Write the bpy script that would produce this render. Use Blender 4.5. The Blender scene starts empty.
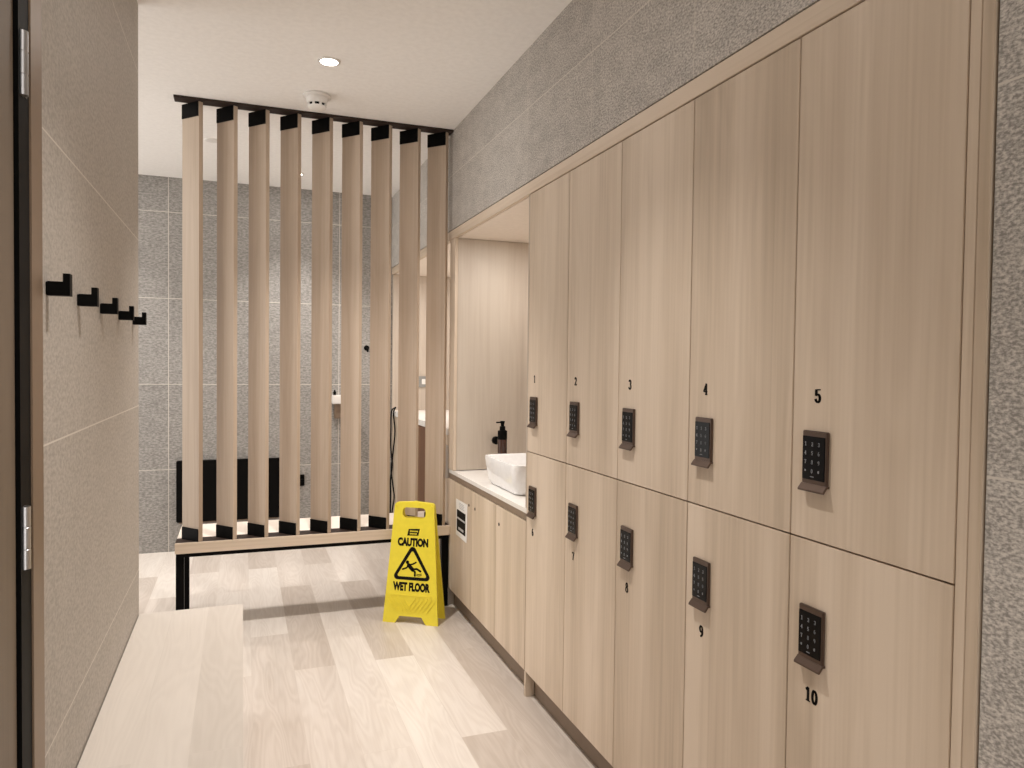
import bpy, bmesh, math, random
from mathutils import Vector, Matrix
random.seed(7)
S = bpy.context.scene
COL = S.collection
PI = math.pi

# ------------------------------------------------------------------ camera, light, exposure
XR, XL, ZC = 1.165, -0.381, 2.827          # locker fronts, left wall face, ceiling
cam_d = bpy.data.cameras.new('camera'); cam = bpy.data.objects.new('camera', cam_d); COL.objects.link(cam)
F_PX, YAW, PITCH, ROLL = 732.7, 0.3531, -0.0261, 0.0118
cam_d.sensor_fit = 'HORIZONTAL'; cam_d.sensor_width = 36.0; cam_d.lens = F_PX / 1024.0 * 36.0
cam_d.clip_start = 0.02
cam.matrix_world = (Matrix.Translation((0, 0, 1.45)) @ Matrix.Rotation(-YAW, 4, 'Z')
                    @ Matrix.Rotation(PI / 2 + PITCH, 4, 'X') @ Matrix.Rotation(ROLL, 4, 'Z'))
S.camera = cam

S.view_settings.view_transform = 'Standard'; S.view_settings.look = 'None'
S.view_settings.gamma = 1.0; S.view_settings.use_curve_mapping = False
S.view_settings.exposure = 0.08
S.cycles.use_denoising = True
S.cycles.max_bounces = 12; S.cycles.diffuse_bounces = 8

W = bpy.data.worlds.new('world'); S.world = W; W.use_nodes = True
W.node_tree.nodes['Background'].inputs[0].default_value = (1.0, 0.95, 0.90, 1)
W.node_tree.nodes['Background'].inputs[1].default_value = 1.75  # added ambient fill, entering through the unwalled corridor end and alcove

LIGHT_COL = (1.0, 0.94, 0.885)
DOWNLIGHTS = [  # x, y, watts of the beam, watts of the soft glow of the lens
    (0.370, 3.469, 165, 2),
    (0.370, 1.75, 118, 2),
    (0.370, 0.0, 95, 2),
    (0.370, 5.60, 130, 2),
    (-0.90, 5.50, 85, 2),
]
def lamp(kind, loc, watts, **kw):
    d = bpy.data.lights.new('downlight_lamp', kind); d.energy = watts; d.color = kw.pop('color', LIGHT_COL)
    for k, v in kw.items(): setattr(d, k, v)
    o = bpy.data.objects.new('downlight_lamp', d); COL.objects.link(o); o.location = loc
    return o
for x, y, ws, wg in DOWNLIGHTS:
    lamp('SPOT', (x, y, ZC - 0.012), ws, spot_size=math.radians(92), spot_blend=0.95, shadow_soft_size=0.03)
    lamp('AREA', (x, y, ZC - 0.012), wg, shape='DISK', size=0.07)

# ------------------------------------------------------------------ materials
def mat(name):
    m = bpy.data.materials.new(name); m.use_nodes = True
    nt = m.node_tree; return m, nt, nt.nodes['Principled BSDF']
def N(nt, t, **kw):
    n = nt.nodes.new(t)
    for k, v in kw.items(): setattr(n, k, v)
    return n
def L(nt, a, b): nt.links.new(a, b)
def math_n(nt, op, a, b=None):
    n = N(nt, 'ShaderNodeMath', operation=op)
    for i, v in enumerate((a, b)):
        if v is None: continue
        if isinstance(v, (int, float)): n.inputs[i].default_value = v
        else: L(nt, v, n.inputs[i])
    return n.outputs[0]
def ramp(nt, fac, stops):
    r = N(nt, 'ShaderNodeValToRGB'); L(nt, fac, r.inputs[0])
    e = r.color_ramp.elements
    while len(e) < len(stops): e.new(0.5)
    for i, (p, c) in enumerate(stops):
        e[i].position = p; e[i].color = (*c, 1)
    return r.outputs[0]
def plain(name, col, rough=0.5, metal=0.0, emit=None, bump=0.0, bscale=200, spec=0.5):
    m, nt, b = mat(name)
    tc = N(nt, 'ShaderNodeTexCoord'); no = N(nt, 'ShaderNodeTexNoise'); no.inputs['Scale'].default_value = 40
    L(nt, tc.outputs['Object'], no.inputs['Vector'])
    c = ramp(nt, no.outputs['Fac'], [(0.3, tuple(v * 0.97 for v in col)), (0.7, tuple(min(1, v * 1.03) for v in col))])
    L(nt, c, b.inputs['Base Color'])
    b.inputs['Roughness'].default_value = rough; b.inputs['Metallic'].default_value = metal
    b.inputs['Specular IOR Level'].default_value = spec
    if emit:
        b.inputs['Emission Color'].default_value = (*emit[0], 1); b.inputs['Emission Strength'].default_value = emit[1]
    if bump:
        n2 = N(nt, 'ShaderNodeTexNoise'); n2.inputs['Scale'].default_value = bscale; L(nt, tc.outputs['Object'], n2.inputs['Vector'])
        bp = N(nt, 'ShaderNodeBump'); bp.inputs['Strength'].default_value = bump; bp.inputs['Distance'].default_value = 0.002
        L(nt, n2.outputs['Fac'], bp.inputs['Height']); L(nt, bp.outputs[0], b.inputs['Normal'])
    return m
def wood(name, dark, mid, light, axis='Z', rough=0.5, contour=0.18):
    """straight grained oak veneer; grain runs along the given local axis"""
    m, nt, b = mat(name)
    tc = N(nt, 'ShaderNodeTexCoord'); oi = N(nt, 'ShaderNodeObjectInfo')
    off = N(nt, 'ShaderNodeVectorMath', operation='ADD'); L(nt, tc.outputs['Object'], off.inputs[0])
    sc = N(nt, 'ShaderNodeVectorMath', operation='SCALE'); L(nt, oi.outputs['Random'], sc.inputs['Scale'])
    sc.inputs[0].default_value = (37.0, 21.0, 53.0); L(nt, sc.outputs[0], off.inputs[1])
    def stretched(across, along):
        mp = N(nt, 'ShaderNodeMapping'); s = [across] * 3; s['XYZ'.index(axis)] = along
        mp.inputs['Scale'].default_value = s; L(nt, off.outputs[0], mp.inputs['Vector']); return mp.outputs[0]
    def noise(v, detail=3, dist=0.0):
        n = N(nt, 'ShaderNodeTexNoise'); n.inputs['Scale'].default_value = 1; n.inputs['Detail'].default_value = detail
        n.inputs['Distortion'].default_value = dist; L(nt, v, n.inputs['Vector']); return n.outputs['Fac']
    sx = N(nt, 'ShaderNodeSeparateXYZ'); L(nt, off.outputs[0], sx.inputs[0])
    wn = N(nt, 'ShaderNodeTexWhiteNoise', noise_dimensions='1D')
    L(nt, math_n(nt, 'FLOOR', math_n(nt, 'DIVIDE', sx.outputs['XYZ'[(('XYZ'.index(axis) + 1) % 3)]], 0.118)), wn.inputs['W'])
    broad = noise(stretched(6, 0.3), 2)
    fine = noise(stretched(90, 1.6), 4)
    rings = noise(stretched(6, 0.7), 2, 0.4)
    lines = math_n(nt, 'SINE', math_n(nt, 'MULTIPLY', rings, 60))
    f = math_n(nt, 'ADD', math_n(nt, 'MULTIPLY', broad, 0.72), math_n(nt, 'MULTIPLY', fine, 0.24))
    f = math_n(nt, 'ADD', f, math_n(nt, 'ADD', math_n(nt, 'MULTIPLY', lines, contour * 0.10), math_n(nt, 'MULTIPLY', wn.outputs['Value'], 0.09)))
    c = ramp(nt, f, [(0.38, dark), (0.52, mid), (0.66, light)])
    L(nt, c, b.inputs['Base Color']); b.inputs['Roughness'].default_value = rough
    bp = N(nt, 'ShaderNodeBump'); bp.inputs['Strength'].default_value = 0.12; bp.inputs['Distance'].default_value = 0.001
    L(nt, fine, bp.inputs['Height']); L(nt, bp.outputs[0], b.inputs['Normal'])
    return m
def tile(name, u, uoff, dark, light, woff=-0.02, stretch=(1.0, 1.6), speck=130, grout=(0.62, 0.58, 0.52), vert=1.0):
    """large format stone tile; u is the wall's horizontal axis"""
    m, nt, b = mat(name)
    tc = N(nt, 'ShaderNodeTexCoord'); sp = N(nt, 'ShaderNodeSeparateXYZ'); L(nt, tc.outputs['Object'], sp.inputs[0])
    cb = N(nt, 'ShaderNodeCombineXYZ')
    L(nt, math_n(nt, 'SUBTRACT', sp.outputs[u], uoff), cb.inputs['X']); L(nt, math_n(nt, 'SUBTRACT', sp.outputs['Z'], woff), cb.inputs['Y'])
    def grout_mask(val, size):
        q = math_n(nt, 'DIVIDE', val, size)
        d = math_n(nt, 'MULTIPLY', math_n(nt, 'ABSOLUTE', math_n(nt, 'SUBTRACT', q, math_n(nt, 'ROUND', q))), size)
        return math_n(nt, 'LESS_THAN', d, 0.0021), math_n(nt, 'FLOOR', q)
    cx_ = N(nt, 'ShaderNodeSeparateXYZ'); L(nt, cb.outputs[0], cx_.inputs[0])
    mv, iu = grout_mask(cx_.outputs['X'], 0.63); mh, iv = grout_mask(cx_.outputs['Y'], 0.6465)
    mask = math_n(nt, 'MAXIMUM', math_n(nt, 'MULTIPLY', mv, vert), mh)
    wn = N(nt, 'ShaderNodeTexWhiteNoise', noise_dimensions='2D'); ci = N(nt, 'ShaderNodeCombineXYZ'); L(nt, iu, ci.inputs[0]); L(nt, iv, ci.inputs[1]); L(nt, ci.outputs[0], wn.inputs['Vector'])
    mp = N(nt, 'ShaderNodeMapping'); mp.inputs['Scale'].default_value = (stretch[0], stretch[1], 1); L(nt, cb.outputs[0], mp.inputs['Vector'])
    def noise(s, d=3):
        n = N(nt, 'ShaderNodeTexNoise'); n.inputs['Scale'].default_value = s; n.inputs['Detail'].default_value = d; n.inputs['Roughness'].default_value = 0.65
        L(nt, mp.outputs[0], n.inputs['Vector']); return n.outputs['Fac']
    grain, cloud = noise(speck, 3), noise(9, 3)
    f = math_n(nt, 'ADD', math_n(nt, 'MULTIPLY', grain, 0.82), math_n(nt, 'MULTIPLY', cloud, 0.18))
    f = math_n(nt, 'ADD', f, math_n(nt, 'MULTIPLY', math_n(nt, 'SUBTRACT', wn.outputs['Value'], 0.5), 0.03))
    c = ramp(nt, f, [(0.40, dark), (0.60, light)])
    mx = N(nt, 'ShaderNodeMix', data_type='RGBA'); L(nt, mask, mx.inputs['Factor']); L(nt, c, mx.inputs['A']); mx.inputs['B'].default_value = (*grout, 1)
    L(nt, mx.outputs['Result'], b.inputs['Base Color']); b.inputs['Roughness'].default_value = 0.62
    bp = N(nt, 'ShaderNodeBump'); bp.inputs['Strength'].default_value = 0.35; bp.inputs['Distance'].default_value = 0.0015
    L(nt, grain, bp.inputs['Height']); L(nt, bp.outputs[0], b.inputs['Normal'])
    return m
def planks(name, cols, xoff=0.994, width=0.19, length=1.35, rough=0.4, seed=0.0):
    """pale oak boards running along Y"""
    m, nt, b = mat(name)
    tc = N(nt, 'ShaderNodeTexCoord'); sp = N(nt, 'ShaderNodeSeparateXYZ'); L(nt, tc.outputs['Object'], sp.inputs[0])
    cb = N(nt, 'ShaderNodeCombineXYZ'); L(nt, math_n(nt, 'ADD', sp.outputs['Y'], seed), cb.inputs['X']); L(nt, math_n(nt, 'SUBTRACT', sp.outputs['X'], xoff), cb.inputs['Y'])
    br = N(nt, 'ShaderNodeTexBrick', offset=0.37, offset_frequency=2, squash=1.0)
    br.inputs['Scale'].default_value = 1; br.inputs['Brick Width'].default_value = length; br.inputs['Row Height'].default_value = width
    br.inputs['Mortar Size'].default_value = 0.0008; br.inputs['Mortar Smooth'].default_value = 0.1
    br.inputs['Color1'].default_value = (0, 0, 0, 1); br.inputs['Color2'].default_value = (1, 1, 1, 1); br.inputs['Mortar'].default_value = (0.4, 0.4, 0.4, 1)
    L(nt, cb.outputs[0], br.inputs['Vector'])
    rnd = br.outputs['Color']
    jump = N(nt, 'ShaderNodeCombineXYZ'); L(nt, math_n(nt, 'MULTIPLY', rnd, 31.7), jump.inputs['X']); L(nt, math_n(nt, 'MULTIPLY', rnd, 13.1), jump.inputs['Z'])
    ad = N(nt, 'ShaderNodeVectorMath', operation='ADD'); L(nt, cb.outputs[0], ad.inputs[0]); L(nt, jump.outputs[0], ad.inputs[1])
    def noise(sx, sy, d=2, dist=0.0):
        mp = N(nt, 'ShaderNodeMapping'); mp.inputs['Scale'].default_value = (sx, sy, 1); L(nt, ad.outputs[0], mp.inputs['Vector'])
        n = N(nt, 'ShaderNodeTexNoise'); n.inputs['Scale'].default_value = 1; n.inputs['Detail'].default_value = d; n.inputs['Distortion'].default_value = dist
        L(nt, mp.outputs[0], n.inputs['Vector']); return n.outputs['Fac']
    rings = noise(1.1, 7.5, 2, 0.3)
    lines = math_n(nt, 'SINE', math_n(nt, 'MULTIPLY', rings, 95))
    fine = noise(6, 130, 3)
    f = math_n(nt, 'ADD', math_n(nt, 'MULTIPLY', rnd, 0.46), math_n(nt, 'MULTIPLY', rings, 0.34))
    f = math_n(nt, 'ADD', f, math_n(nt, 'MULTIPLY', fine, 0.2))
    f = math_n(nt, 'ADD', f, math_n(nt, 'MULTIPLY', lines, 0.05))
    c = ramp(nt, f, [(0.22, cols[0]), (0.5, cols[1]), (0.8, cols[2])])
    L(nt, c, b.inputs['Base Color']); b.inputs['Roughness'].default_value = rough
    bp = N(nt, 'ShaderNodeBump'); bp.inputs['Strength'].default_value = 0.1; bp.inputs['Distance'].default_value = 0.001
    L(nt, fine, bp.inputs['Height']); L(nt, bp.outputs[0], b.inputs['Normal'])
    return m

M = {}
OAK = ((0.48, 0.385, 0.287), (0.595, 0.488, 0.378), (0.69, 0.58, 0.465))
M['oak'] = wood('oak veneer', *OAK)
M['oak_y'] = wood('oak veneer along wall', *OAK, axis='Y')
M['oak_x'] = wood('oak veneer crosswise', *OAK, axis='X')
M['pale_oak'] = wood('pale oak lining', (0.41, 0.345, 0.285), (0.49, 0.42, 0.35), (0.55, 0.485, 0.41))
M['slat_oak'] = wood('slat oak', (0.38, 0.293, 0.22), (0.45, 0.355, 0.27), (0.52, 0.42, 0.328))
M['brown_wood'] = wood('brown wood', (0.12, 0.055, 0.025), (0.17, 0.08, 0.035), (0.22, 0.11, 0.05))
M['floor'] = planks('pale oak floor boards', ((0.49, 0.425, 0.37), (0.61, 0.55, 0.495), (0.74, 0.69, 0.635)))
M['bench_top'] = planks('pale bench boards', ((0.53, 0.48, 0.425), (0.60, 0.55, 0.495), (0.66, 0.61, 0.55)), xoff=0.005, width=0.13, length=2.4, seed=0.4)
M['ceil'] = plain('ceiling paint', (0.90, 0.885, 0.865), 0.6)
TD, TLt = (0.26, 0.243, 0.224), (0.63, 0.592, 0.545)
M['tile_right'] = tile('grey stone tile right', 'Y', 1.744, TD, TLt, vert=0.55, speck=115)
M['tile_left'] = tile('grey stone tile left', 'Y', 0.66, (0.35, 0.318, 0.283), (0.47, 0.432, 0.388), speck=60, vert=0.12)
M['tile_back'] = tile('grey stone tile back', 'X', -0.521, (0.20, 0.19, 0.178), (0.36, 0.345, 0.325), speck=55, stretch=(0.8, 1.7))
M['black'] = plain('black powder coat', (0.0032, 0.003, 0.0028), 0.5, spec=0.06)
M['black_gloss'] = plain('black glass', (0.003, 0.003, 0.0035), 0.2, spec=0.15)
M['dark_brown'] = plain('dark brown rail', (0.035, 0.022, 0.017), 0.55, spec=0.2)
M['bronze'] = plain('bronze metal', (0.12, 0.085, 0.068), 0.35, 0.7, spec=0.3)
M['trim_bronze'] = plain('bronze door trim', (0.21, 0.145, 0.095), 0.4, 0.2)
M['steel'] = plain('brushed steel', (0.55, 0.55, 0.56), 0.3, 1.0)
M['door_leaf'] = wood('taupe door', (0.13, 0.10, 0.07), (0.16, 0.12, 0.085), (0.19, 0.145, 0.10), contour=0.1)
M['white_glaze'] = plain('white ceramic', (0.86, 0.86, 0.86), 0.12)
M['white_stone'] = plain('white counter', (0.82, 0.80, 0.77), 0.25)
M['white_plastic'] = plain('white plastic', (0.75, 0.73, 0.70), 0.4)
M['grey_plastic'] = plain('grey plastic', (0.25, 0.25, 0.24), 0.4)
M['seat'] = plain('cream seat', (0.80, 0.72, 0.64), 0.5)
M['taupe'] = plain('taupe edge', (0.22, 0.16, 0.115), 0.5)
M['yellow'] = plain('yellow plastic', (0.80, 0.675, 0.045), 0.38, bump=0.05)
M['ink'] = plain('black ink', (0.006, 0.005, 0.0045), 0.6, spec=0.12)
M['paper'] = plain('white paper', (0.80, 0.79, 0.77), 0.7)
M['paper_grey'] = plain('grey print', (0.45, 0.45, 0.45), 0.7)
M['key_white'] = plain('pale key print', (0.27, 0.28, 0.30), 0.5)
M['bottle'] = plain('dark brown bottle', (0.05, 0.022, 0.014), 0.2)
M['lens'] = plain('lit lamp lens', (1, 1, 1), 0.5, emit=((1.0, 0.93, 0.85), 12))

# ------------------------------------------------------------------ mesh helpers
class MB:
    def __init__(s): s.bm = bmesh.new()
    def box(s, x0, x1, y0, y1, z0, z1, bev=0.0, mtx=None, seg=2):
        r = bmesh.ops.create_cube(s.bm, size=1)['verts']
        c = Vector(((x0 + x1) / 2, (y0 + y1) / 2, (z0 + z1) / 2))
        for v in r:
            v.co = Vector((v.co.x * (x1 - x0), v.co.y * (y1 - y0), v.co.z * (z1 - z0))) + c
        if bev:
            es = list({e for v in r for e in v.link_edges})
            nv = bmesh.ops.bevel(s.bm, geom=es, offset=bev, segments=seg, affect='EDGES', clamp_overlap=True)
            r = list({v for f in nv['faces'] for v in f.verts} | {v for v in r if v.is_valid})
        if mtx is not None:
            for v in r: v.co = mtx @ v.co
        return s
    def prism(s, pts, axis, a, b, mtx=None):
        """2-D outline extruded along an axis from a to b (axis X: pts=(y,z); Y: (x,z); Z: (x,y))"""
        def P(p, t): return {'X': (t, p[0], p[1]), 'Y': (p[0], t, p[1]), 'Z': (p[0], p[1], t)}[axis]
        lo = [s.bm.verts.new(P(p, a)) for p in pts]; hi = [s.bm.verts.new(P(p, b)) for p in pts]
        n = len(pts); fs = [s.bm.faces.new(lo), s.bm.faces.new(hi[::-1])]
        for i in range(n): fs.append(s.bm.faces.new((lo[i], hi[i], hi[(i + 1) % n], lo[(i + 1) % n])))
        bmesh.ops.recalc_face_normals(s.bm, faces=fs)
        if mtx is not None:
            for v in lo + hi: v.co = mtx @ v.co
        return s
    def plate(s, outer, holes, d0, d1, mtx=None):
        """flat plate with holes in the local xz plane, thickness from y=d0 to y=d1"""
        vs = []; es = []
        for loop in [outer] + holes:
            lv = [s.bm.verts.new((p[0], d0, p[1])) for p in loop]; vs += lv
            es += [s.bm.edges.new((lv[i], lv[(i + 1) % len(lv)])) for i in range(len(lv))]
        g = bmesh.ops.triangle_fill(s.bm, edges=es, use_beauty=True)
        fs = [f for f in g['geom'] if isinstance(f, bmesh.types.BMFace)]
        ex = bmesh.ops.extrude_face_region(s.bm, geom=fs)
        nv = [v for v in ex['geom'] if isinstance(v, bmesh.types.BMVert)]
        for v in nv: v.co.y = d1
        allv = vs + nv
        bmesh.ops.recalc_face_normals(s.bm, faces=list({f for v in allv for f in v.link_faces}))
        if mtx is not None:
            for v in allv: v.co = mtx @ v.co
        return s
    def lathe(s, prof, seg=32, mtx=None, caps=True):
        """profile of (radius, height) turned about Z"""
        rings = []; allv = []
        for r, h in prof:
            if r < 1e-6: ring = [s.bm.verts.new((0, 0, h))]
            else: ring = [s.bm.verts.new((r * math.cos(2 * PI * i / seg), r * math.sin(2 * PI * i / seg), h)) for i in range(seg)]
            rings.append(ring); allv += ring
        fs = []
        for a, b in zip(rings, rings[1:]):
            for i in range(seg):
                j = (i + 1) % seg
                q = [a[i % len(a)], a[j % len(a)], b[j % len(b)], b[i % len(b)]]
                u = []
                for v in q:
                    if v not in u: u.append(v)
                if len(u) > 2: fs.append(s.bm.faces.new(u))
        for ring, fl in ((rings[0], True), (rings[-1], False)):
            if caps and len(ring) > 2: fs.append(s.bm.faces.new(ring[::-1] if fl else ring))
        bmesh.ops.recalc_face_normals(s.bm, faces=fs)
        if mtx is not None:
            for v in allv: v.co = mtx @ v.co
        return s
    def tube(s, pts, r, seg=8):
        pts = [Vector(p) for p in pts]; rings = []
        for i, p in enumerate(pts):
            t = (pts[min(i + 1, len(pts) - 1)] - pts[max(i - 1, 0)]).normalized()
            a = t.cross(Vector((0.31, 0.87, 0.38))).normalized(); b = t.cross(a)
            rings.append([s.bm.verts.new(p + r * (math.cos(2 * PI * k / seg) * a + math.sin(2 * PI * k / seg) * b)) for k in range(seg)])
        fs = []
        for A, B in zip(rings, rings[1:]):
            for k in range(seg): fs.append(s.bm.faces.new((A[k], A[(k + 1) % seg], B[(k + 1) % seg], B[k])))
        fs += [s.bm.faces.new(rings[0][::-1]), s.bm.faces.new(rings[-1])]
        bmesh.ops.recalc_face_normals(s.bm, faces=fs)
        return s
    def loft(s, loops, caps=True):
        rings = [[s.bm.verts.new(p) for p in lp] for lp in loops]; fs = []
        n = len(rings[0])
        for A, B in zip(rings, rings[1:]):
            for k in range(n): fs.append(s.bm.faces.new((A[k], A[(k + 1) % n], B[(k + 1) % n], B[k])))
        if caps: fs += [s.bm.faces.new(rings[0][::-1]), s.bm.faces.new(rings[-1])]
        bmesh.ops.recalc_face_normals(s.bm, faces=fs)
        return s
    def build(s, name, material, parent=None, smooth=False, offset=None):
        if offset is not None: bmesh.ops.translate(s.bm, verts=s.bm.verts, vec=-Vector(offset))
        me = bpy.data.meshes.new(name); s.bm.to_mesh(me); s.bm.free()
        if smooth:
            for p in me.polygons: p.use_smooth = True
            try: me.set_sharp_from_angle(angle=math.radians(38))
            except Exception: pass
        me.materials.append(M[material])
        o = bpy.data.objects.new(name, me); COL.objects.link(o)
        if parent is not None: o.parent = parent
        return o
def tag(o, label, cat, group=None):
    o['label'] = label; o['category'] = cat
    if group: o['group'] = group
    return o
def thing(name, label, cat, loc=(0, 0, 0), rz=0.0, group=None):
    o = bpy.data.objects.new(name, None); COL.objects.link(o); o.empty_display_size = 0.05
    o.location = loc; o.rotation_euler = (0, 0, rz)
    return tag(o, label, cat, group)
def struct(o): o['kind'] = 'structure'; return o
def dup(root, loc, label, group=None):
    r = root.copy(); COL.objects.link(r); r.location = loc; r['label'] = label
    if group: r['group'] = group
    for ch in list(root.children):
        c = ch.copy(); COL.objects.link(c); c.parent = r
        for g in list(ch.children):
            d = g.copy(); COL.objects.link(d); d.parent = c
    return r
def arc(cx, cy, rx, ry, a0, a1, n=10):
    return [(cx + rx * math.cos(math.radians(a0 + (a1 - a0) * i / n)), cy + ry * math.sin(math.radians(a0 + (a1 - a0) * i / n))) for i in range(n + 1)]
def rrect(x0, x1, z0, z1, r, n=5):
    return (arc(x1 - r, z1 - r, r, r, 0, 90, n) + arc(x0 + r, z1 - r, r, r, 90, 180, n)
            + arc(x0 + r, z0 + r, r, r, 180, 270, n) + arc(x1 - r, z0 + r, r, r, 270, 360, n))

# numerals drawn with a broad pen (thick uprights, thin hairlines), in a box 0.6 wide and 1 high
GLYPH = {
    '1': [[(0.12, 0.80), (0.32, 0.97), (0.32, 0.03)], [(0.14, 0.02), (0.50, 0.02)]],
    '2': [arc(0.30, 0.72, 0.20, 0.25, 170, -35, 12) + [(0.10, 0.06)], [(0.08, 0.05), (0.52, 0.05), (0.53, 0.18)]],
    '3': [arc(0.28, 0.75, 0.19, 0.22, 160, -75, 12), arc(0.28, 0.28, 0.22, 0.25, 80, -165, 14)],
    '4': [[(0.40, 0.02), (0.40, 0.97), (0.04, 0.28), (0.56, 0.28)], [(0.26, 0.02), (0.54, 0.02)]],
    '5': [[(0.52, 0.95), (0.14, 0.93), (0.13, 0.52)], arc(0.29, 0.32, 0.21, 0.28, 125, -165, 16)],
    '6': [arc(0.46, 0.55, 0.36, 0.42, 100, 195, 10), arc(0.30, 0.30, 0.19, 0.27, 0, 360, 18)],
    '7': [[(0.08, 0.80), (0.09, 0.94), (0.53, 0.94), (0.34, 0.50), (0.26, 0.02)]],
    '8': [arc(0.30, 0.75, 0.17, 0.22, 0, 360, 18), arc(0.30, 0.27, 0.21, 0.26, 0, 360, 18)],
    '9': [arc(0.30, 0.69, 0.19, 0.27, 0, 360, 18), arc(0.14, 0.45, 0.36, 0.43, 15, -80, 10)],
    '0': [arc(0.30, 0.50, 0.20, 0.47, 0, 360, 24)],
    '*': [[(0.3, 0.3), (0.3, 0.8)], [(0.1, 0.4), (0.5, 0.7)], [(0.1, 0.7), (0.5, 0.4)]],
    '#': [[(0.2, 0.2), (0.2, 0.8)], [(0.4, 0.2), (0.4, 0.8)], [(0.05, 0.4), (0.55, 0.4)], [(0.05, 0.6), (0.55, 0.6)]],
}
def draw(mb, text, x, z, h, y0, y1, pen=0.17, thin=0.06):
    """write text with its lower left corner at local (x, z) on the plane y0..y1"""
    for i, ch in enumerate(text):
        for line in GLYPH[ch]:
            for (ax, az), (bx, bz) in zip(line, line[1:]):
                dx, dz = bx - ax, bz - az; l = math.hypot(dx, dz) or 1e-6
                w = (thin + (pen - thin) * abs(dz) / l) / 2
                ux, uz = dx / l, dz / l; e = thin * 0.35
                q = [(ax - ux * e - uz * w, az - uz * e + ux * w), (ax - ux * e + uz * w, az - uz * e - ux * w),
                     (bx + ux * e + uz * w, bz + uz * e - ux * w), (bx + ux * e - uz * w, bz + uz * e + ux * w)]
                mb.prism([(x + (i * 0.66 + p[0]) * h, z + p[1] * h) for p in q], 'Y', y0, y1)
    return mb
def text_mesh(body, width, height, bold, name, material, parent, mtx):
    cu = bpy.data.curves.new('lettering', 'FONT'); cu.body = body; cu.size = 1.0; cu.offset = bold; cu.extrude = 0.004
    cu.align_x = 'LEFT'; cu.resolution_u = 4
    tmp = bpy.data.objects.new('lettering', cu); COL.objects.link(tmp)
    bpy.context.view_layer.update()
    me = bpy.data.meshes.new_from_object(tmp.evaluated_get(bpy.context.evaluated_depsgraph_get()))
    bpy.data.objects.remove(tmp); bpy.data.curves.remove(cu)
    xs = [v.co.x for v in me.vertices]; ys = [v.co.y for v in me.vertices]
    x0, x1, y0, y1 = min(xs), max(xs), min(ys), max(ys)
    for v in me.vertices:
        v.co = mtx @ Vector((((v.co.x - x0) / (x1 - x0) - 0.5) * width, -0.0006 if v.co.z > 0 else 0.0004, ((v.co.y - y0) / (y1 - y0) - 0.5) * height))
    me.name = name; me.materials.clear(); me.materials.append(M[material])
    o = bpy.data.objects.new(name, me); COL.objects.link(o); o.parent = parent
    return o

# ------------------------------------------------------------------ the room
YB, YN, XFL = 6.085, -1.3, -1.7
struct(MB().box(XFL - 0.1, 2.0, YN - 0.1, YB + 0.1, -0.12, 0).build('floor', 'floor'))
struct(MB().box(XFL - 0.1, 2.0, YN - 0.1, YB + 0.1, ZC, ZC + 0.12).build('ceiling', 'ceil'))
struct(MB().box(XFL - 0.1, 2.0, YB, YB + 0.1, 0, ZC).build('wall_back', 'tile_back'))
# left wall with the doorway cut out of it
D0, D1, DH = 0.62, 1.625, 2.25
wl = MB()
wl.box(XL - 0.14, XL, 1.709, 3.203, 0, ZC); wl.box(XL - 0.14, XL, YN, D0, 0, ZC); wl.box(XL - 0.14, XL, D0, 1.709, DH + 0.091, ZC)
wl.box(XFL, XL - 0.14, 3.10, 3.203, 0, ZC)
struct(wl.build('wall_left', 'tile_left'))
# right wall: tiled above the joinery and up to the lockers, solid behind
wr = MB()
wr.box(XR, 2.0, YN, 0.868, 0, ZC); wr.box(XR, 2.0, 0.868, YB, 2.246, ZC); wr.box(1.86, 2.0, 0.868, YB, 0, 2.246)
struct(wr.build('wall_right', 'tile_right'))
# door in the left wall
d = struct(thing('door_1', '', 'door', (XL, D0, 0))); del d['label']; del d['category']
OFF = (XL, D0, 0)
MB().box(XL - 0.045, XL - 0.004, D0 + 0.03, 1.552, 0.01, DH, 0.002).build('leaf', 'door_leaf', d, offset=OFF)
jm = MB(); jm.box(XL - 0.10, XL + 0.003, 1.556, D1 - 0.001, 0, DH + 0.005); jm.box(XL - 0.10, XL + 0.003, D0 + 0.001, D0 + 0.028, 0, DH + 0.005); jm.box(XL - 0.10, XL + 0.003, D0 + 0.028, 1.556, DH + 0.001, DH + 0.005)
jm.build('jamb', 'black', d, offset=OFF)
tr = MB(); tr.box(XL - 0.10, XL + 0.006, D1, 1.708, 0, DH + 0.09, 0.0015); tr.box(XL - 0.012, XL + 0.006, D0 - 0.08, D0, 0, DH + 0.09, 0.0015); tr.box(XL - 0.012, XL + 0.006, D0, D1, DH + 0.006, DH + 0.09, 0.0015)
tr.build('architrave', 'trim_bronze', d, offset=OFF)
for z in (1.93, 1.06):
    h = MB()
    h.lathe([(0.0, 0), (0.0095, 0.001), (0.0095, 0.037), (0.0085, 0.038), (0.0085, 0.039), (0.0095, 0.040), (0.0095, 0.078), (0.0085, 0.079), (0.0085, 0.080), (0.0095, 0.081), (0.0095, 0.117), (0.0, 0.119)], 20, Matrix.Translation((XL + 0.004, 1.578, z)))
    h.box(XL + 0.003, XL + 0.0045, 1.578, 1.606, z + 0.004, z + 0.114)
    h.build('hinge', 'steel', d, smooth=True, offset=OFF)['label'] = 'brushed steel hinge'

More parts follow.
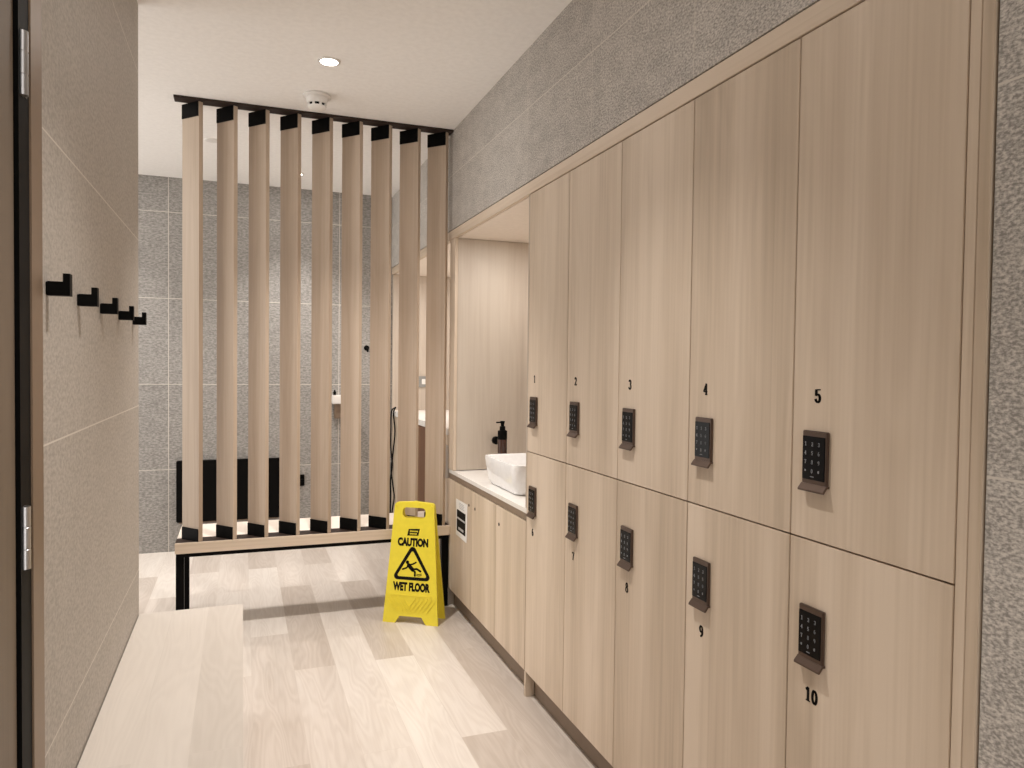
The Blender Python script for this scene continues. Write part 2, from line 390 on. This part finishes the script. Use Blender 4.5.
# ------------------------------------------------------------------ coat hooks on the left wall
def make_hook():
    t = thing('coat_hook', '', 'hook', group='black coat hooks in a row on the left wall')
    MB().box(0, 0.004, -0.012, 0.012, 0.0, 0.028, 0.001).build('wall_plate', 'black', t)
    MB().prism([(0.0035, 0), (0.044, 0), (0.044, 0.046), (0.031, 0.046), (0.031, 0.029), (0.0035, 0.029)], 'Y', -0.012, 0.012).build('peg', 'black', t)
    return t
hook0 = make_hook()
HOOKS = [(1.768, 'black square coat hook on left wall nearest the door frame, largest of the row'),
         (2.075, 'second black coat hook from the door frame on the left wall'),
         (2.385, 'middle black coat hook of the five on the left wall'),
         (2.718, 'second to last black coat hook, next to the one at the wall corner'),
         (3.049, 'smallest looking black coat hook at the far corner of the left wall')]
for i, (y, lab) in enumerate(HOOKS):
    loc = (XL, y, 1.583)
    if i == 0: hook0.location = loc; hook0['label'] = lab
    else: dup(hook0, loc, lab)

# ------------------------------------------------------------------ changing bench under the hooks
B = (0, 2.45, 0); bz = 0.452
cb_ = thing('changing_bench', 'pale wooden changing bench running along the left wall under the coat hooks', 'bench', (-0.19, 2.45, 0))
OB = (-0.19, 2.45, 0)
MB().box(XL + 0.003, 0.005, 1.725, 3.192, bz - 0.03, bz, 0.002).build('seat', 'bench_top', cb_, offset=(0, 0, 0)).location = (0.19, -2.45, 0)
MB().box(-0.022, -0.004, 1.73, 3.188, 0.06, bz - 0.031).build('front_panel', 'oak_y', cb_, offset=OB)
MB().box(XL + 0.003, -0.023, 3.168, 3.188, 0.06, bz - 0.031).build('end_panel', 'oak', cb_, offset=OB)
MB().box(XL + 0.003, -0.023, 1.73, 1.75, 0.06, bz - 0.031).build('end_panel', 'oak', cb_, offset=OB)
MB().box(XL + 0.02, -0.05, 1.76, 3.16, 0, 0.06).build('plinth', 'taupe', cb_, offset=OB)

# ------------------------------------------------------------------ lockers (local x runs towards the camera end, y into the wall)
LW = 0.4078; Y0 = 0.921
def make_lock(parent, x, z):
    k = MB(); k.box(x, x + 0.072, -0.008, 0.0, z, z + 0.116, 0.0015)
    lock = k.build('keypad_lock', 'bronze', parent)
    MB().box(x + 0.002, x + 0.067, -0.0094, -0.0075, z + 0.010, z + 0.104, 0.0006).build('key_panel', 'black_gloss', lock)
    g = MB()
    for r, row in enumerate(('123', '456', '789', '*0#')):
        for c, ch in enumerate(row):
            draw(g, ch, x + 0.009 + c * 0.0195, z + 0.083 - r * 0.0195, 0.0085, -0.0098, -0.0091, pen=0.16, thin=0.10)
    g.prism([(x + 0.027, z + 0.016), (x + 0.037, z + 0.016), (x + 0.037, z + 0.0175), (x + 0.027, z + 0.0175)], 'Y', -0.0098, -0.0091)
    g.build('key_print', 'key_white', lock)
    MB().prism([(0.0, z + 0.001), (-0.008, z + 0.001), (-0.018, z - 0.011), (-0.018, z - 0.015), (-0.014, z - 0.015), (-0.006, z - 0.004), (0.0, z - 0.004)], 'X', x - 0.001, x + 0.073).build('pull_lip', 'bronze', lock)
    return lock
def carcass(parent, z0, z1):
    c = MB(); t = 0.016; f = 0.0215; bk = 0.50
    c.box(0.001, t, f, bk, z0, z1); c.box(LW - t, LW - 0.001, f, bk, z0, z1)
    c.box(t, LW - t, f, bk, z0, z0 + t); c.box(t, LW - t, f, bk, z1 - t, z1); c.box(t, LW - t, bk - 0.008, bk, z0 + t, z1 - t)
    c.build('carcass', 'dark_brown', parent)  # dark brown puts shade into the gaps between the oak doors
ZB, ZD, ZT = 0.108, 1.075, 2.187
def make_locker(upper):
    t = thing('locker', '', 'locker', rz=-PI / 2)
    t['group'] = 'upper oak lockers' if upper else 'lower oak lockers'
    z0, z1 = (ZD, ZT) if upper else (ZB, ZD)
    carcass(t, z0 + 0.001, z1 - 0.001)
    MB().box(0.0015, LW - 0.0015, 0.0, 0.019, z0 + 0.0018, z1 - 0.0018, 0.0012).build('door', 'oak', t)
    make_lock(t, 0.0415, 1.199 if upper else 0.816)
    return t
up0, lo0 = make_locker(True), make_locker(False)
ORD = ['beside the washbasin niche', 'second from the niche', 'middle of the row', 'second from near end', 'next to tiled wall']
for i in range(5):
    for upper in (True, False):
        n = i + 1 if upper else i + 6
        proto = up0 if upper else lo0
        loc = (XR, Y0 + (5 - i) * LW, 0)
        lab = 'oak locker numbered %d, %s row, %s' % (n, 'upper' if upper else 'lower', ORD[i])
        if i == 0: r = proto; r.location = loc; r['label'] = lab
        else: r = dup(proto, loc, lab)
        r['_n'] = n
roots = [o for o in COL.objects if o.get('_n')]
for r in roots:
    n = r['_n']; del r['_n']
    s = str(n); h = 0.030
    m = MB(); draw(m, s, 0.077 - (0.33 * len(s)) * h, 1.376 if n <= 5 else 0.722, h, -0.0009, 0.0004, pen=0.19 if n == 8 else 0.23, thin=0.08)
    m.build('number', 'ink', r)['label'] = 'black numeral %d' % n

sur = thing('joinery_surround', 'oak frame and skirting boxed around the lockers and washbasin niche', 'frame', (XR, 2.55, 0))
OS = (XR, 2.55, 0)
MB().box(XR - 0.002, XR + 0.018, 0.873, 4.25, ZT + 0.002, 2.2405, 0.001).build('top_rail', 'oak_y', sur, offset=OS)
MB().box(XR - 0.002, XR + 0.05, 0.8975, 0.9185, 0, ZT + 0.001, 0.001).build('side_stile', 'oak', sur, offset=OS)
MB().box(XR - 0.003, XR + 0.05, 0.874, 0.8960, 0, ZT + 0.001, 0.001).build('side_stile', 'oak', sur, offset=OS)
MB().box(XR, XR + 0.018, 4.142, 4.25, 0.824, ZT + 0.001, 0.001).build('end_stile', 'oak', sur, offset=OS)
MB().box(XR + 0.042, XR + 0.058, 0.92, 2.943, 0, ZB - 0.001).build('kickboard', 'taupe', sur, offset=OS)
MB().box(XR + 0.042, XR + 0.058, 2.966, 4.25, 0, ZB - 0.001).build('kickboard', 'taupe', sur, offset=OS)
MB().box(XR, XR + 0.041, 2.945, 2.965, 0, ZB - 0.001, 0.001).build('foot_panel', 'oak', sur, offset=OS)
MB().box(XR + 0.03, XR + 0.04, 0.868, 0.8735, 0, 2.24).build('shadow_gap', 'black', sur, offset=OS)

# ------------------------------------------------------------------ washbasin niche and vanity
YV0, YV1 = 2.963, 4.25
ni = thing('niche_lining', 'pale wood lined washbasin niche with bright ceiling, between lockers and slat screen', 'niche', (XR + 0.3, 3.55, 0.82))
ON = (XR + 0.3, 3.55, 0.82)
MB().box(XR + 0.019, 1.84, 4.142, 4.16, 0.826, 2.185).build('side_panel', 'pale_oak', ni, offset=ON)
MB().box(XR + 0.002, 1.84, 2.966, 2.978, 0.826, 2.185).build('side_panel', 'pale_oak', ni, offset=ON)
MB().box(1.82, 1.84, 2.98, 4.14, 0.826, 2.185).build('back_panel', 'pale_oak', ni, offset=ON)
MB().box(XR + 0.019, 1.84, 2.966, 4.16, 2.187, 2.205).build('ceiling_panel', 'seat', ni, offset=ON)
va = thing('vanity_cabinet', 'oak vanity cabinet with plain doors under the white washbasin counter', 'cabinet', (XR, YV1, 0), rz=-PI / 2)
VW = YV1 - YV0
c = MB(); c.box(0.0, VW, 0.0215, 0.6, 0.109, 0.768)
c.build('carcass', 'taupe', va)
edges = [0.0, YV1 - 3.765, YV1 - 3.365, VW]
for a, b_ in zip(edges, edges[1:]):
    dr = MB().box(a + 0.0006, b_ - 0.0006, 0.0, 0.019, 0.110, 0.766, 0.001).build('door', 'oak', va)
    if a == 0: hx = YV1 - 3.818
    elif b_ == VW: hx = YV1 - 3.319
    else: hx = YV1 - 3.708
    MB().lathe([(0.0, 0), (0.0085, 0), (0.0085, 0.0012), (0.006, 0.0015), (0.0, 0.0013)], 16, Matrix.Translation((hx, 0.0002, 0.68)) @ Matrix.Rotation(PI / 2, 4, 'X')).build('key_hole', 'black', dr)
ct = thing('vanity_countertop', 'white countertop with taupe front edge under the washbasin, between lockers and screen', 'counter', (XR, YV1, 0.77), rz=-PI / 2)
MB().box(0.0, VW - 0.003, 0.002, 0.65, 0.030, 0.052, 0.0015).build('slab', 'white_stone', ct)
MB().box(0.0, VW, 0.004, 0.60, 0.0, 0.0295).build('edge_rail', 'taupe', ct)
def rloop(x0, x1, y0, y1, r, z, n=6):
    return [(p[0], p[1], z) for p in rrect(x0, x1, y0, y1, r, n)]
bs = thing('washbasin', 'white rectangular vessel washbasin on the white counter in the niche', 'washbasin', (1.437, 3.475, 0.822))
def bl(i, z, r): return rloop(-0.23 + i, 0.20 - i, -0.24 + i, 0.24 - i, r, z)
MB().loft([bl(0.05, 0, 0.03), bl(0.026, 0.006, 0.04), bl(0.016, 0.03, 0.045), bl(0.004, 0.10, 0.05), bl(0.0, 0.138, 0.05), bl(0.002, 0.148, 0.05), bl(0.010, 0.149, 0.045), bl(0.016, 0.142, 0.042), bl(0.03, 0.08, 0.045), bl(0.06, 0.03, 0.05)]).build('bowl', 'white_glaze', bs, smooth=True)
MB().lathe([(0.0, 0), (0.022, 0), (0.022, 0.004), (0.016, 0.006), (0.0, 0.006)], 24, Matrix.Translation((0, 0, 0.0305))).build('waste', 'steel', bs, smooth=True)
sd = thing('soap_dispenser', 'dark brown soap bottle with black pump behind the white washbasin', 'soap dispenser', (1.355, 3.82, 0.822))
MB().lathe([(0.0, 0), (0.024, 0), (0.026, 0.003), (0.026, 0.238), (0.024, 0.245), (0.012, 0.249), (0.0, 0.249)], 28).build('bottle', 'bottle', sd, smooth=True)
p = MB(); p.lathe([(0.0, 0.215), (0.0266, 0.215), (0.0266, 0.262), (0.016, 0.267), (0.016, 0.286), (0.010, 0.289), (0.010, 0.302), (0.0, 0.302)], 24)
p.build('pump_collar', 'black', sd, smooth=True)
p = MB(); p.lathe([(0.0, 0.300), (0.011, 0.300), (0.013, 0.316), (0.0, 0.318)], 20); p.box(-0.038, 0.005, -0.005, 0.005, 0.305, 0.313, 0.002)
p.build('pump_nozzle', 'black', sd, smooth=True)
kn = MB().lathe([(0.0, 0), (0.012, 0.0), (0.012, 0.02), (0.024, 0.022), (0.024, 0.042), (0.021, 0.045), (0.0, 0.045)], 24, Matrix.Translation((1.418, 4.1415, 1.0)) @ Matrix.Rotation(PI / 2, 4, 'X')).build('wall_knob', 'black', smooth=True)
kn.name = kn.data.name = 'tap_handle'; tag(kn, 'round black knob on the niche side panel behind the soap bottle', 'knob')
# niche downlight
nd = thing('niche_downlight', 'small recessed downlight in the ceiling of the washbasin niche', 'light', (1.47, 3.60, 2.186))
MB().lathe([(0.030, 0.0), (0.038, 0.0), (0.038, -0.004), (0.030, -0.005), (0.030, 0.0)], 28, caps=False).build('trim_ring', 'white_plastic', nd, smooth=True)
MB().lathe([(0.0, -0.001), (0.030, -0.001), (0.030, -0.003), (0.0, -0.003)], 28).build('lens', 'lens', nd)
lamp('AREA', (1.47, 3.60, 2.178), 6.0, shape='DISK', size=0.058)
# printed notice
no = thing('notice_card', 'white paper notice with black printed block taped to the vanity door beside the bench', 'sign', (XR - 0.001, 3.957, 0.0))
on = (XR - 0.001, 3.957, 0)
MB().prism([(4.066, 0.467), (3.853, 0.463), (3.846, 0.560), (3.843, 0.678), (4.068, 0.673), (4.062, 0.57)], 'X', XR - 0.0022, XR - 0.0012).build('paper', 'paper', no, offset=on)
MB().box(XR - 0.003, XR - 0.0021, 3.875, 4.045, 0.495, 0.618).build('black_block', 'ink', no, offset=on)
q = MB()
for z in (0.566,): q.box(XR - 0.0038, XR - 0.0029, 3.88, 4.04, z, z + 0.010)
q.box(XR - 0.0038, XR - 0.0029, 3.91, 4.01, 0.508, 0.522)
for k in range(4): q.box(XR - 0.0030, XR - 0.0021, 3.90 + 0.01 * (k % 2), 4.00, 0.632 + k * 0.009, 0.635 + k * 0.009)
q.build('print_lines', 'paper_grey', no, offset=on)

# ------------------------------------------------------------------ second vanity beyond the bench
X2 = 1.172
v2 = thing('dressing_counter', 'tall white-topped wooden dressing counter beyond the bench, seen between the slats', 'counter', (X2, 5.2, 0))
O2 = (X2, 5.2, 0)
MB().box(X2 - 0.005, 1.85, 4.27, 6.05, 1.02, 1.06, 0.002).build('countertop', 'white_stone', v2, offset=O2)
MB().box(X2 + 0.022, 1.85, 4.27, 6.05, 0.09, 1.018).build('carcass', 'taupe', v2, offset=O2)
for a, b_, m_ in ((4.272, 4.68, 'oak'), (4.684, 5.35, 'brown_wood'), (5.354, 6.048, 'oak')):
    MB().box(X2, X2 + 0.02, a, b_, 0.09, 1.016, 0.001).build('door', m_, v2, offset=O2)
MB().box(X2 + 0.05, X2 + 0.07, 4.27, 6.05, 0.0, 0.088).build('kickboard', 'taupe', v2, offset=O2)
n2 = thing('niche_lining', 'cream lined niche above the dressing counter beyond the slat screen', 'niche', (1.5, 5.2, 1.06))
P2 = (1.5, 5.2, 1.06)
MB().box(X2, 1.85, 6.05, 6.080, 0.0, 2.185).build('side_panel', 'pale_oak', n2, offset=P2)
MB().box(X2, 1.85, 4.252, 4.268, 0.0, 2.185).build('side_panel', 'pale_oak', n2, offset=P2)
MB().box(1.83, 1.85, 4.27, 6.05, 1.061, 2.185).build('back_panel', 'pale_oak', n2, offset=P2)
MB().box(X2 + 0.017, 1.85, 4.252, 6.080, 2.187, 2.205).build('ceiling_panel', 'seat', n2, offset=P2)
MB().box(XR + 0.001, X2 + 0.016, 4.252, 6.080, 2.187, 2.2405).build('top_rail', 'oak_y', n2, offset=P2)
nd2 = dup(nd, (1.5, 5.2, 2.186), 'small recessed downlight in the ceiling of the niche beyond the slats')
lamp('AREA', (1.5, 5.2, 2.178), 12, shape='DISK', size=0.058)
so = thing('power_socket', 'grey power socket plate on the cream niche panel above the dressing counter', 'socket', (1.43, 6.0485, 1.30))
MB().plate(rrect(-0.05, 0.05, -0.046, 0.046, 0.006), [], -0.008, 0.0).build('plate', 'grey_plastic', so)
MB().plate(rrect(-0.012, 0.018, -0.022, 0.022, 0.004), [], -0.011, -0.0079).build('switch', 'white_plastic', so)
hd = thing('hair_dryer', 'black hair dryer lying on the white counter behind the slats', 'hair dryer', (1.30, 5.15, 1.06))
MB().lathe([(0.0, 0.0), (0.030, 0.0), (0.034, 0.01), (0.036, 0.05), (0.034, 0.10), (0.026, 0.15), (0.024, 0.175), (0.0, 0.175)], 24, Matrix.Translation((0.0, -0.14, 0.037)) @ Matrix.Rotation(-PI / 2, 4, 'X')).build('barrel', 'black', hd, smooth=True)
MB().tube([(0, -0.06, 0.05), (0.0, -0.02, 0.085), (0.0, 0.03, 0.115), (0.0, 0.07, 0.12)], 0.013, 12).build('handle', 'black', hd, smooth=True)
MB().tube([(0.0, 0.07, 0.12), (0.0, 0.10, 0.11), (0.0, 0.115, 0.07), (0.0, 0.118, 0.02), (0.0, 0.13, 0.006), (0.02, 0.20, 0.005)], 0.004, 8).build('lead', 'black', hd, smooth=True)
def smooth_path(pts, k=5):
    out = []
    P = [Vector(p) for p in pts]
    for i in range(len(P) - 1):
        p0, p1, p2, p3 = P[max(i - 1, 0)], P[i], P[i + 1], P[min(i + 2, len(P) - 1)]
        for j in range(k):
            t = j / k
            out.append(0.5 * ((2 * p1) + (p2 - p0) * t + (2 * p0 - 5 * p1 + 4 * p2 - p3) * t * t + (3 * p1 - p0 - 3 * p2 + p3) * t ** 3))
    return out + [P[-1]]
CORD_A = [(1.188, 5.893, 1.097), (1.188, 6.058, 1.054), (1.188, 6.139, 0.914), (1.188, 6.09, 0.759), (1.188, 6.011, 0.618), (1.188, 6.123, 0.484), (1.188, 6.074, 0.349), (1.188, 6.155, 0.19), (1.188, 6.106, 0.064)]
CORD_B = [(1.188, 5.893, 1.097), (1.188, 5.973, 1.043), (1.188, 5.91, 0.901), (1.188, 5.978, 0.729), (1.188, 6.048, 0.571), (1.188, 5.966, 0.442), (1.188, 5.926, 0.358), (1.188, 6.024, 0.19), (1.188, 6.019, 0.066)]
cd = MB(); cd.tube(smooth_path([(x - 0.030, min(y - 0.05, 6.03), z) for x, y, z in CORD_A + CORD_B[::-1]]), 0.006, 8)
tag(cd.build('hanging_cable', 'black', smooth=True), 'black cord hanging in a long loop down the counter front behind the slats', 'cord')
# small wall plate at the near end of the dressing counter
wp = thing('towel_dispenser', 'white plate with a black slot on the counter front behind the last slat', 'dispenser', (X2 - 0.0005, 4.332, 0.86))
MB().box(-0.018, 0.0, -0.062, 0.07, -0.10, 0.10, 0.003).build('cover', 'white_plastic', wp)
MB().box(-0.0195, -0.0175, -0.048, -0.030, -0.06, 0.05, 0.001).build('slot', 'black', wp)

# ------------------------------------------------------------------ bench under the slat screen
bn = thing('bench', 'cream-topped bench with black metal legs under the slat screen', 'bench', (0.42, 4.43, 0))
OBN = (0.42, 4.43, 0); BX0, BX1, BY0, BY1 = -0.330, 1.163, 4.197, 4.68
MB().box(BX0, BX1, BY0, BY0 + 0.02, 0.433, 0.488, 0.001).build('fascia', 'oak_x', bn, offset=OBN)
MB().box(BX0, BX1, BY0 + 0.128, BY1, 0.455, 0.486, 0.002).build('seat', 'seat', bn, offset=OBN)
fr = MB()
fr.box(BX0 + 0.005, BX1 - 0.005, BY0 + 0.004, BY0 + 0.044, 0.413, 0.4325); fr.box(BX0 + 0.005, BX1 - 0.005, BY1 - 0.045, BY1 - 0.005, 0.413, 0.4535)
for x in (BX0 + 0.005, BX1 - 0.05): fr.box(x, x + 0.045, BY0 + 0.044, BY1 - 0.045, 0.413, 0.4535)
fr.build('frame', 'black', bn, offset=OBN)
for x in (BX0 + 0.003, BX1 - 0.043):
    for y in (BY0 + 0.02, BY1 - 0.06):
        MB().box(x, x + 0.040, y, y + 0.04, 0.0, 0.4128, 0.001).build('leg', 'black', bn, offset=OBN)

sc = thing('slat_screen', 'floor to ceiling screen of nine angled oak slats in black rails, standing on the bench', 'screen', (0.42, 4.262, 0.489))
OSC = (0.42, 4.262, 0.489)
MB().box(BX0, BX1, BY0 + 0.021, BY0 + 0.127, 0.455, 0.4885, 0.001).build('base_rail', 'dark_brown', sc, offset=OSC)
MB().box(BX0 - 0.006, XR - 0.002, BY0, BY0 + 0.080, ZC - 0.012, ZC - 0.0005, 0.001).build('head_rail', 'dark_brown', sc, offset=OSC)
SX = [-0.2145, -0.043, 0.1195, 0.2855, 0.456, 0.622, 0.788, 0.9555, 1.122]
far, near = Vector((-0.087, 0.100, 0)), Vector((0, 0, 0))
th = 0.024; nrm = Vector((0.102, 0.088, 0)).normalized() * th
for x in SX:
    b0 = Vector((x, BY0 + 0.012, 0))
    q = [b0, b0 + far, b0 + far + nrm, b0 + nrm]
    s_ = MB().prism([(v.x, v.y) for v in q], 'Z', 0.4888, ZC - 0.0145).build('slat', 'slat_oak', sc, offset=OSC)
    fd = far.normalized(); nd_ = -nrm.normalized()
    a = b0 + fd * 0.004 + nd_ * 0.0002; e = b0 + fd * (far.length - 0.0005) + nd_ * 0.0002
    qb = [a, e, e + nd_ * 0.004, a + nd_ * 0.004]
    for z0, z1 in ((0.4888, 0.556), (ZC - 0.090, ZC - 0.0145)):
        MB().prism([(v.x, v.y) for v in qb], 'Z', z0, z1).build('bracket', 'black', s_, offset=OSC)

# ------------------------------------------------------------------ wet floor sign
sg = thing('wet_floor_sign', 'yellow folding A-frame caution wet floor sign standing in front of the bench', 'sign', (0.918, 4.046, 0), rz=-0.567)
HL = 0.678
def outline(bw, tw):
    o = arc(tw / 2 - 0.02, HL - 0.028, 0.02, 0.020, 0, 75, 5) + arc(0, HL - 0.35, tw / 2 - 0.0, 0.35, 80, 100, 6)[1:-1] + arc(-tw / 2 + 0.02, HL - 0.028, 0.02, 0.020, 105, 180, 5)
    o += [(-bw / 2, 0.0), (-bw / 2 + 0.072, 0.0), (-bw / 2 + 0.098, 0.040), (bw / 2 - 0.098, 0.040), (bw / 2 - 0.072, 0.0), (bw / 2, 0.0)]
    return o
slot = rrect(-0.068, 0.068, 0.585, 0.643, 0.022)
lean = math.atan2(0.058, HL)
TF = Matrix.Translation((0, -0.07, 0)) @ Matrix.Rotation(-lean, 4, 'X')
TB = Matrix.Translation((0, 0.07, 0)) @ Matrix.Rotation(lean, 4, 'X')
fp = MB().plate(outline(0.325, 0.232), [slot], 0.0, 0.012, TF).build('front_panel', 'yellow', sg)
bp_ = MB().plate(outline(0.325, 0.232), [slot], -0.012, 0.0, TB).build('back_panel', 'yellow', sg)
def z_(f): return (1 - f) * HL
MB().box(-0.125, 0.125, -0.003, 0.001, z_(0.775), z_(0.765), 0.001, TF).build('step_ridge', 'yellow', fp)
for k in range(-5, 6):
    m_ = TF @ Matrix.Translation((k * 0.024, -0.0008, 0.105)) @ Matrix.Rotation(0.62 * (1 if k >= 0 else -1), 4, 'Y')
    MB().box(-0.004, 0.004, -0.0034, 0.0012, -0.048, 0.048, 0.002, m_).build('ridge', 'yellow', fp)
for sx in (-1, 1):
    MB().lathe([(0.0, 0.0), (0.006, 0.0), (0.005, 0.003), (0.0, 0.0035)], 12, TF @ Matrix.Translation((sx * 0.102, -0.0005, z_(0.135) + 0.065)) @ Matrix.Rotation(PI / 2, 4, 'X')).build('stud', 'yellow', fp)
text_mesh('CAUTION', 0.180, 0.048, 0.065, 'lettering', 'ink', fp, TF @ Matrix.Translation((0, 0, z_(0.335))))
text_mesh('WET FLOOR', 0.218, 0.050, 0.065, 'lettering', 'ink', fp, TF @ Matrix.Translation((0, 0, z_(0.70))))
def round_tri(cx, zb, w, h, r):
    A, B_, C_ = Vector((cx - w / 2, zb)), Vector((cx + w / 2, zb)), Vector((cx, zb + h))
    pts = []
    for P_, Q, R_ in ((A, C_, B_), (B_, A, C_), (C_, B_, A)):
        d1, d2 = (Q - P_).normalized(), (R_ - P_).normalized(); ang = math.acos(d1.dot(d2))
        t = r / math.tan(ang / 2); cen = P_ + (d1 + d2).normalized() * (r / math.sin(ang / 2))
        s0, s1 = P_ + d1 * t - cen, P_ + d2 * t - cen
        a0, a1 = math.atan2(s0.y, s0.x), math.atan2(s1.y, s1.x)
        da = (a1 - a0 + PI) % (2 * PI) - PI
        pts += [(cen.x + r * math.cos(a0 + da * k / 6), cen.y + r * math.sin(a0 + da * k / 6)) for k in range(7)]
    return pts
tz = z_(0.645)
tr_ = MB().plate(round_tri(0, tz, 0.240, 0.204, 0.020), [round_tri(0, tz + 0.018, 0.180, 0.149, 0.008)], -0.0007, 0.0003, TF).build('warning_triangle', 'ink', fp)
fig = MB()
def stroke(pts, w):
    for (a, b_) in zip(pts, pts[1:]):
        a, b_ = Vector(a), Vector(b_); d_ = (b_ - a).normalized(); n_ = Vector((-d_.y, d_.x)) * w / 2
        fig.prism([tuple(v) for v in (a + n_, a - n_, b_ - n_, b_ + n_)], 'Y', -0.0007, 0.0003, TF)
    for p_ in pts: fig.prism([(p_[0] + w / 2 * math.cos(t * PI / 6), p_[1] + w / 2 * math.sin(t * PI / 6)) for t in range(12)], 'Y', -0.0007, 0.0003, TF)
z0 = tz
stroke([(-0.028, z0 + 0.098), (-0.0279, z0 + 0.098)], 0.020)
stroke([(-0.020, z0 + 0.082), (0.004, z0 + 0.058)], 0.022)
stroke([(-0.016, z0 + 0.084), (0.006, z0 + 0.090), (0.022, z0 + 0.100)], 0.009)
stroke([(-0.022, z0 + 0.078), (-0.034, z0 + 0.066), (-0.056, z0 + 0.058)], 0.009)
stroke([(0.004, z0 + 0.060), (0.028, z0 + 0.064), (0.050, z0 + 0.052)], 0.011)
stroke([(0.006, z0 + 0.056), (0.018, z0 + 0.046), (0.018, z0 + 0.026)], 0.011)
stroke([(0.028, z0 + 0.036), (0.040, z0 + 0.034), (0.056, z0 + 0.038)], 0.004)
stroke([(0.028, z0 + 0.028), (0.040, z0 + 0.026), (0.056, z0 + 0.030)], 0.004)
fig.build('pictogram', 'ink', tr_)
lg = MB().plate([(-0.036, z_(0.283)), (0.030, z_(0.279)), (0.038, z_(0.222)), (-0.028, z_(0.228))], [], -0.0007, 0.0003, TF).build('logo_block', 'ink', fp)
ll = MB()
for k, (xa, xb, f) in enumerate(((-0.020, 0.029, 0.245), (-0.020, 0.023, 0.266))):
    n_ = 7 - k
    for i in range(n_):
        u0 = xa + (xb - xa) * i / n_
        ll.box(u0, u0 + (xb - xa) / n_ * 0.72, -0.0011, -0.0006, z_(f) - 0.004 + 0.001 * (i % 2), z_(f) + 0.004, 0, TF)
ll.build('logo_print', 'yellow', lg)

# ------------------------------------------------------------------ things on the back wall
pn = thing('wall_panel', 'black rectangular panel mounted low on the back wall behind the slats', 'panel', (-0.09, YB, 0.46))
MB().box(-0.375, 0.375, -0.05, -0.018, -0.235, 0.235, 0.006).build('pad', 'black', pn)
MB().box(-0.36, 0.36, -0.018, -0.001, -0.25, 0.20, 0.002).build('backing', 'taupe', pn)
wb = thing('wall_bracket', 'small black bracket on the back wall right of the black panel', 'bracket', (0.45, YB, 0.505))
MB().box(-0.022, 0.022, -0.012, -0.001, -0.045, 0.045, 0.003).build('plate', 'black', wb)
MB().box(-0.010, 0.010, -0.05, -0.012, -0.012, 0.012, 0.003).build('peg', 'black', wb)
hk = thing('wall_hook', 'small black robe hook high on the back tiled wall behind the slats', 'hook', (0.962, YB, 1.575))
MB().lathe([(0, 0), (0.022, 0), (0.022, 0.006), (0.008, 0.008), (0.008, 0.03), (0, 0.031)], 20, Matrix.Rotation(PI / 2, 4, 'X')).build('rose', 'black', hk, smooth=True)
MB().tube([(0, -0.028, 0), (0, -0.045, -0.012), (0, -0.055, -0.03), (0, -0.062, -0.028), (0, -0.068, -0.005)], 0.007, 10).build('prong', 'black', hk, smooth=True)
sh = thing('shelf', 'white shelf on the back wall seen between the fifth and sixth slats', 'shelf', (0.76, YB, 1.12))
MB().box(-0.08, 0.10, -0.11, -0.001, 0.0, 0.07, 0.006).build('ledge', 'white_plastic', sh)
MB().box(-0.06, 0.08, -0.05, -0.001, -0.12, -0.001, 0.004).build('bracket', 'taupe', sh)  # taupe block standing in for the shadow below the ledge
st = MB().lathe([(0, 0), (0.012, 0), (0.012, 0.025), (0.006, 0.03), (0.006, 0.04), (0, 0.041)], 16, Matrix.Translation((0.70, YB - 0.06, 1.191))).build('bottle', 'black', smooth=True)
tag(st, 'tiny black bottle standing on the white shelf behind the slats', 'bottle')

# ------------------------------------------------------------------ ceiling fittings
def make_downlight():
    t = thing('downlight', '', 'light', group='recessed ceiling downlights')
    MB().lathe([(0.040, 0.0), (0.052, 0.0), (0.052, -0.003), (0.048, -0.006), (0.040, -0.006), (0.040, 0.0)], 36, caps=False).build('trim_ring', 'white_plastic', t, smooth=True)
    MB().lathe([(0.0, -0.002), (0.040, -0.002), (0.040, -0.005), (0.0, -0.005)], 36).build('lens', 'lens', t)
    return t
DL = ['round lit downlight in the ceiling just in front of the slat screen', 'round downlight in the ceiling above the middle lockers',
      'round downlight in the ceiling above the near wall', 'round downlight in the ceiling beyond the slat screen', 'round downlight in the ceiling of the left alcove']
dl0 = make_downlight()
for i, (x, y, a, b_) in enumerate(DOWNLIGHTS):
    if i == 0: dl0.location = (x, y, ZC); dl0['label'] = DL[0]
    else: dup(dl0, (x, y, ZC), DL[i])
sm = thing('smoke_detector', 'white round smoke detector on the ceiling in front of the slat screen', 'smoke detector', (0.360, 3.933, ZC))
MB().lathe([(0.0, 0.0), (0.068, 0.0), (0.072, -0.004), (0.070, -0.012), (0.058, -0.016), (0.054, -0.03), (0.050, -0.045), (0.0, -0.045)], 40).build('base', 'white_plastic', sm, smooth=True)
MB().lathe([(0.0, -0.045), (0.042, -0.045), (0.042, -0.058), (0.0, -0.058)], 40).build('vent_ring', 'black', sm, smooth=True)
rb = MB()
for k in range(8): rb.box(-0.006, 0.006, 0.040, 0.048, -0.059, -0.044, 0.001, Matrix.Rotation(k * PI / 4 + 0.3, 4, 'Z'))
rb.build('vent_rib', 'white_plastic', sm)
MB().lathe([(0.0, -0.058), (0.048, -0.058), (0.046, -0.066), (0.034, -0.074), (0.014, -0.078), (0.0, -0.078)], 40).build('cap', 'white_plastic', sm, smooth=True)
cf = MB().lathe([(0, 0), (0.045, 0), (0.045, -0.004), (0.03, -0.009), (0, -0.010)], 28, Matrix.Translation((-0.175, 4.97, ZC))).build('ceiling_disc', 'white_plastic', smooth=True)
tag(cf, 'small pale disc fitting on the ceiling beyond the first slats', 'ceiling fitting')
